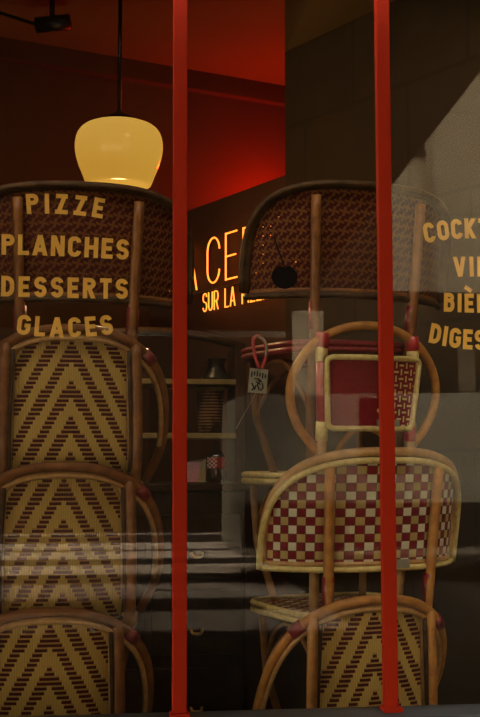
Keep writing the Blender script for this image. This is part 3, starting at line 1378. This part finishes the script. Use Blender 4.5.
bm = bmesh.new()
add_box(bm, (0, DP / 2 - .01, zC + .008), (W_ + .03, DP + .04, .03), 0, .005)
link('worktop', bm, 'walnut', hutch, smooth=False)
for sx in (-1, 1):
    bm = bmesh.new()
    add_box(bm, (sx * (W_ / 2 - .022), DP / 2, (zC + zT) / 2), (.044, DP, zT - zC), 0, .005)
    link('side_post', bm, 'walnut', hutch, smooth=False)
for z in (zA, zB):
    bm = bmesh.new()
    add_box(bm, (0, DP / 2, z - .011), (W_ - .08, DP, .022), 0, .003)
    link('shelf', bm, 'shelf_edge', hutch, smooth=False)
pts = smooth_path([(-W_ / 2 + .01, .02, zT - .01), (-W_ * .25, .01, zT + .03), (0, 0, zT + .045), (W_ * .25, .01, zT + .03), (W_ / 2 - .01, .02, zT - .01)], 6)
tube('arched_top_rail', pts, .018, 'walnut', hutch)

vx = at(216, 379, HY + .12)
vase = lathe('flared_vase', [(0, 0), (.062, 0), (.060, .012), (.042, .035), (.034, .06), (.036, .078), (.045, .086), (.044, .090), (.030, .086), (0, .06)], 'black', None, 32)
vase.location = (vx.x, HY + .12, zA + .002)
tag(vase, 'black flared vase on the top shelf of the dark hutch', 'vase')

# striped wicker basket on the middle shelf
bx = at(210, 430, HY + .1)
bk = empty('wicker_basket', (bx.x, HY + .10, zB + .002))
tag(bk, 'striped brown wicker basket on the middle shelf of the dark hutch', 'basket')
bm = new_uv_bm()
Lq = bm.loops.layers.uv['UVMap']
bh = at(210, 388, HY).z - zB
n = 36
rings = []
for (r, z) in ((.048, 0), (.052, bh * .3), (.056, bh * .7), (.058, bh)):
    rings.append(([bm.verts.new((r * math.cos(2 * PI * k / n), r * math.sin(2 * PI * k / n), z)) for k in range(n)], z))
for (A_, z0), (B_, z1) in zip(rings, rings[1:]):
    for k in range(n):
        f = bm.faces.new((A_[k], A_[(k + 1) % n], B_[(k + 1) % n], B_[k]))
        for l_, q in zip(f.loops, ((k, z0), (k + 1, z0), (k + 1, z1), (k, z1))):
            l_[Lq].uv = (q[0] / n * .36, q[1])
bm.faces.new(rings[0][0])
link('basket_body', bm, 'wicker', bk)
tube('basket_rim', [(.058 * math.cos(2 * PI * k / 24), .058 * math.sin(2 * PI * k / 24), bh) for k in range(24)], .006, 'shelf_edge', bk, closed=True)

# wine bottle with a red label on the worktop
wx = at(216, 488, HY + .10)
zW = zC + .026
hb = at(215, 442, HY + .1).z - zW
bt = empty('wine_bottle', (wx.x, HY + .10, zW))
tag(bt, 'dark bottle with red and white label on the hutch worktop', 'bottle')
lathe('bottle_body', [(0, 0), (.034, 0), (.036, .006), (.036, hb * .62), (.030, hb * .72), (.014, hb * .80), (.0135, hb), (0, hb)], 'bottle_glass', bt, 28)


def label_mat():
    m, nt, b = new_mat('red_bottle_label')
    x, y, z = objxyz(nt)
    ck = ((x / .008).floor() + (z / .008).floor()).mod2().gt(.5) * x.lt(.0)
    nt.links.new(mixc(nt, ck, (.30, .012, .014), (.55, .40, .34)), b.inputs['Base Color'])
    b.inputs['Roughness'].default_value = .6
    return m


lathe('bottle_label', [(.0365, hb * .34), (.0367, hb * .36), (.0367, hb * .60), (.0365, hb * .62)], label_mat(), bt, 28)

# folded menu card
mx_ = at(197, 485, HY + .08)
mc = empty('menu_card', (mx_.x - .03, HY + .05, zW))
tag(mc, 'folded pale card with red front standing by the bottle on the hutch', 'card')
bm = bmesh.new()
hc = at(197, 462, HY).z - zW
q = [(-.045, -.02, 0), (.03, -.02, 0), (.045, .01, hc), (-.03, .01, hc)]
bm.faces.new([bm.verts.new(p) for p in q])
link('card_front', bm, 'red_band', mc, smooth=False)
bm = bmesh.new()
q = [(.03, -.02, 0), (.06, -.02, 0), (.065, .012, hc * 1.15), (.045, .01, hc)]
bm.faces.new([bm.verts.new(p) for p in q])
bm.faces.new([bm.verts.new(p) for p in ((-.045, .045, 0), (.06, .045, 0), (.065, .012, hc * 1.15), (-.03, .012, hc))])
link('card_back', bm, 'shelf_edge', mc, smooth=False)

# ------------------------------------------------------------------ tag hanging from the top chair's seat
TY = 3.62
tp = at(258, 381, TY)
tg = empty('hanging_tag', (tp.x, TY, tp.z))
tag(tg, 'white printed tag with black drawing hanging by a red strap beside the red-panelled chair', 'tag')
hw_, hh_ = 9.5 * TY / F, 12.5 * TY / F
bm = bmesh.new()
add_box(bm, (0, 0, 0), (2 * hw_, .004, 2 * hh_), 0, .0015)
card = link('tag_card', bm, 'paper', tg, smooth=False)
card.rotation_euler = (0, math.radians(5), 0)
bm = bmesh.new()
rr = random.Random(3)
for k in range(6):           # a line of small heavy strokes along the top
    add_box(bm, (-.022 + k * .0088, -.0028, .020 + .003 * math.sin(k)), (.0045, .0012, .013 if k % 2 else .017), 0)
for px_, pts in enumerate((((-.012, .006), (.004, .008), (-.006, -.004), (.008, -.010)), ((.008, .004), (-.002, -.012), (.006, -.028)), ((-.020, -.008), (-.012, -.022), (-.018, -.032)), ((.014, -.006), (.018, -.020), (.010, -.030)), ((-.006, -.014), (-.010, -.030)), ((-.002, .006), (.012, -.002)))):
    add_tube(bm, [(x, -.0028, z) for x, z in pts], .0024, seg=6)
link('tag_print', bm, 'ink', card, smooth=False)
sp_ = [at(px, py, TY) - tp for px, py in ((262, 369), (266, 356), (265, 343), (258, 336), (253, 341), (255, 356), (259, 368))]
tube('strap', smooth_path(sp_, 5), .0055, 'red_bright', tg)
sp_ = [at(px, py, TY - .004) - tp for px, py in ((258, 336), (264, 340), (266.5, 348), (265.5, 356))]
tube('strap_trim', smooth_path(sp_, 5), .0038, 'paper', tg)
sp_ = [at(px, py, TY) - tp for px, py in ((256, 392), (250, 404), (243, 416), (236, 429))]
tube('string', smooth_path(sp_, 5), .0012, 'paper', tg)

# ------------------------------------------------------------------ street outside (it is what the panes mirror)
def ground_mat():
    m, nt, b = new_mat('street_asphalt')
    x, y, z = objxyz(nt)
    n = noise(nt, 6, 4)
    n2 = noise(nt, 60, 3)
    base = mixc(nt, n, (.030, .022, .013), (.060, .045, .028))
    mk = None
    for ya, yb in ((527.5, 535), (543, 549.5), (551.5, 559), (565, 574.5), (584, 599.5), (612, 633)):
        p, q = mirror(at_z(110, ya, 0)), mirror(at_z(110, yb, 0))
        lo, hi = min(p.y, q.y), max(p.y, q.y)
        t = y.gt(lo) * y.lt(hi)
        mk = t if mk is None else mk + t
    e0, e1 = mirror(at_z(220, 531, 0)), mirror(at_z(306, 593, 0))
    sl = (e1.x - e0.x) / (e1.y - e0.y)
    edge = x.lt((y - e0.y) * sl + e0.x)
    mk = mk * edge * ((n2 * .5 + .72).min(1.0))
    nt.links.new(mixc(nt, mk, base, (.85, .71, .57)), b.inputs['Base Color'])
    b.inputs['Roughness'].default_value = .85
    bump(nt, b, n2, .2, .003)
    return m


M['street'] = ground_mat()
quads('street_ground', [[(-40, -60, 0), (40, -60, 0), (40, GY - .1, 0), (-40, GY - .1, 0)]], 'street')
struct(bpy.data.objects['street_ground'])


def facade_mat():
    m, nt, b = new_mat('pale_stone_facade')
    x, y, z = objxyz(nt)
    n = noise(nt, .6, 4)
    jz = ((z / 1.9).frac() - .5).abs().gt(.488)
    jx = ((x / 3.1 + .2).frac() - .5).abs().gt(.494)
    c = mixc(nt, n, (.62, .50, .35), (.70, .58, .41))
    c = mixc(nt, jz.max(jx) * .55, c, (.22, .20, .16))
    nt.links.new(c, b.inputs['Base Color'])
    b.inputs['Roughness'].default_value = .9
    return m


M['facade'] = facade_mat()
M['facade_dark'] = plain('dark_shopfront', (.022, .016, .010), (.040, .030, .018), .5)
FYv = 20.0
FY = 2 * GY - FYv
zf = at(440, 292, FYv).z
bm = bmesh.new()
xc_ = at(386, 200, FYv).x
add_box(bm, (xc_ + 15, FY - .5, (zf + 16) / 2), (30, 1, 16 - zf))
fac = link('street_facade', bm, 'facade', smooth=False)
struct(fac)
bm = bmesh.new()
add_box(bm, (xc_ - 15.02, FY - .5, (zf + 16) / 2), (30, 1, 16 - zf))
struct(link('street_brown_facade', bm, 'facade_dark', smooth=False))
bm = bmesh.new()
add_box(bm, (0, FY - .45, zf / 2), (60, .9, zf))
struct(link('street_shopfront', bm, 'facade_dark', smooth=False))
# pale pilaster on the ground floor and a dark window with a drainpipe above
bm = bmesh.new()
xa, xb = at(292, 400, FYv).x, at(322, 400, FYv).x
add_box(bm, ((xa + xb) / 2, FY + .08, at(300, 312, FYv).z / 2), (xb - xa, .16, at(300, 312, FYv).z))
struct(link('street_pilaster', bm, 'facade', smooth=False))
bm = bmesh.new()
xp = at(426.5, 200, FYv).x
add_tube(bm, [(xp, FY + .08, zf), (xp, FY + .08, 12)], .045)
struct(link('street_downpipe', bm, 'facade', smooth=True))
bm = bmesh.new()
wa, wb = at(412, 143, FYv), at(424, 153, FYv)
add_box(bm, ((wa.x + wb.x) / 2, FY + .03, (wa.z + wb.z) / 2), (abs(wb.x - wa.x), .06, abs(wa.z - wb.z)))
add_box(bm, ((wa.x + wb.x) / 2, FY + .06, wb.z - .04), (abs(wb.x - wa.x) * 1.15, .12, .08))
struct(link('street_window', bm, 'facade_dark', smooth=False))
bm = bmesh.new()
wa, wb = at(457, 347, FYv), at(474, 392, FYv)
add_box(bm, ((wa.x + wb.x) / 2, FY + .04, (wa.z + wb.z) / 2), (abs(wb.x - wa.x), .08, abs(wa.z - wb.z)))
M['dull'] = plain('dull_shop_panel', (.20, .16, .11), (.26, .21, .15), 1)
struct(link('street_poster_panel', bm, 'dull', smooth=False))

# canopy over the terrace
ZC_ = 2.75
ca, cb = mirror(at_z(470, 85, ZC_)), mirror(at_z(393, 184, ZC_))
sl = (cb.x - ca.x) / (cb.y - ca.y)
yn = GY - .12
zfr = 2.62
yf = 2 * GY - at_z(220, 333, zfr).y
ye = yf
bm = bmesh.new()
xr = lambda y: ca.x + (y - ca.y) * sl
th = .05
for z in (ZC_, ZC_ + th):
    pass
p = [(xr(yn), yn), (-8, yn), (-8, ye), (xr(ye), ye)]
lo = [bm.verts.new((x, y, ZC_)) for x, y in p]
hi = [bm.verts.new((x, y, ZC_ + th)) for x, y in p]
bm.faces.new(lo)
bm.faces.new(hi)
for i in range(4):
    j = (i + 1) % 4
    bm.faces.new((lo[i], lo[j], hi[j], hi[i]))
M['canvas'] = plain('dark_canopy_canvas', (.022, .015, .010), (.036, .025, .016), 1.0)
can = empty('terrace_canopy', (0, GY - .12, 0))
can.location = (0, 0, 0)
tag(can, 'dark canvas canopy over the pavement, mirrored along the top of the window', 'canopy')
link('canvas', bm, 'canvas', can, smooth=False)
bm = bmesh.new()
add_tube(bm, [(-8, ye - .03, zfr), (xr(ye), ye - .03, zfr)], .035)
M['bar'] = mottled('pale_bar_paint', (.8, .75, .62), (.85, .8, .68), 5)
link('front_bar', bm, 'bar', can)
bm = bmesh.new()
add_box(bm, ((-8 + xr(ye)) / 2, ye - .02, (ZC_ + zfr) / 2 + .02), (xr(ye) + 8, .02, ZC_ - zfr + .02))
link('valance', bm, 'canvas', can, smooth=False)

# unseen slab added on the right to block side sky and darken the window top
bm = bmesh.new()
add_box(bm, (3.6, .2, 4), (.4, 5.6, 8))
struct(link('street_sky_blocker', bm, 'facade_dark', smooth=False))

# parked van
VY = 12.0
va = at(240, 395, VY)
vx0, vx1 = va.x, va.x + 4.2
vyf = 2 * GY - VY
zt_ = va.z
van = empty('delivery_van', ((vx0 + vx1) / 2, vyf - .9, 0))
tag(van, 'grey delivery van parked across the street, mirrored in the middle and right panes', 'van')
cx_ = (vx0 + vx1) / 2
bm = bmesh.new()
prof = [(vx0 - cx_, .30), (vx0 - cx_, zt_ - .06), (vx0 - cx_ + .06, zt_), (vx1 - cx_ - 1.2, zt_ + .05), (vx1 - cx_ - .5, 1.2), (vx1 - cx_, 1.0), (vx1 - cx_, .3)]
A_ = [bm.verts.new((x, .9, z)) for x, z in prof]
B_ = [bm.verts.new((x, -.9, z)) for x, z in prof]
bm.faces.new(A_)
bm.faces.new(B_)
for i in range(len(prof)):
    j = (i + 1) % len(prof)
    bm.faces.new((A_[i], A_[j], B_[j], B_[i]))
link('van_body', bm, 'asphalt_body', van, smooth=False)
bm = bmesh.new()
ga, gb = at(359, 400, VY).x - cx_, at(407, 400, VY).x - cx_
add_box(bm, ((ga + gb) / 2, .905, zt_ - .42), (gb - ga, .02, .80), 0, .005)
link('van_window', bm, 'dark_glass', van, smooth=False)
bm = bmesh.new()
add_box(bm, (0, .91, .62), (vx1 - vx0 - .1, .03, .46), 0, .006)
link('van_skirt', bm, 'tyre', van, smooth=False)
for wx_ in (vx0 - cx_ + .7, vx1 - cx_ - .75):
    for sy in (-1, 1):
        bm = bmesh.new()
        add_tube(bm, [(wx_, sy * .80, .32), (wx_, sy * .96, .32)], .32, seg=24)
        link('wheel', bm, 'tyre', van)

# ------------------------------------------------------------------ light
w = bpy.data.worlds.new('World')
scene.world = w
w.use_nodes = True
nt = w.node_tree
nt.nodes.clear()
X.nt = nt
out = nt.nodes.new('ShaderNodeOutputWorld')
bg = nt.nodes.new('ShaderNodeBackground')
tc = nt.nodes.new('ShaderNodeTexCoord')
sx = nt.nodes.new('ShaderNodeSeparateXYZ')
nt.links.new(tc.outputs['Generated'], sx.inputs[0])
fz = (X(sx.outputs[2]) * 1.0).max(0.0)
nt.links.new(mixc(nt, fz, (1.0, .87, .66), (.92, .84, .70)), bg.inputs[0])
bg.inputs[1].default_value = 11.0
nt.links.new(bg.outputs[0], out.inputs[0])


def light(name, kind, loc, energy, color, **kw):
    d = bpy.data.lights.new(name, kind)
    d.energy = energy
    d.color = color
    for k_, v_ in kw.items():
        setattr(d, k_, v_)
    o = bpy.data.objects.new(name, d)
    COL.objects.link(o)
    o.location = loc
    return o


s = light('sun', 'SUN', (0, 10, 20), 9.0, (1, .86, .62), angle=math.radians(3))
s.rotation_euler = V3((.6, -.5, -1.0)).to_track_quat('-Z', 'Y').to_euler()
# the lamp's bulb
light('lamp_bulb', 'POINT', (lc.x, lc.y, lc.z - .34), 9.0, (1, .66, .28), shadow_soft_size=.05)
# red cove light behind the partition
m_ = (S0 * .55 + SE * .45)
back = V3((-dirb.y, dirb.x, 0))
rl = at_plane(266, 182, bl, nb) + nb * .24
light('red_cove_light', 'POINT', (rl.x, rl.y, 2.64), 26.0, (1, .03, .004), shadow_soft_size=.06)

# ------------------------------------------------------------------ look
scene.view_settings.view_transform = 'Standard'
scene.view_settings.look = 'None'
scene.view_settings.exposure = 0.0
scene.view_settings.gamma = 1.0
scene.cycles.use_adaptive_sampling = False
scene.cycles.max_bounces = 8
scene.cycles.diffuse_bounces = 4
scene.cycles.glossy_bounces = 4
scene.cycles.transparent_max_bounces = 12
scene.cycles.sample_clamp_indirect = 6.0
scene.cycles.caustics_reflective = False
scene.cycles.caustics_refractive = False
bpy.context.view_layer.update()
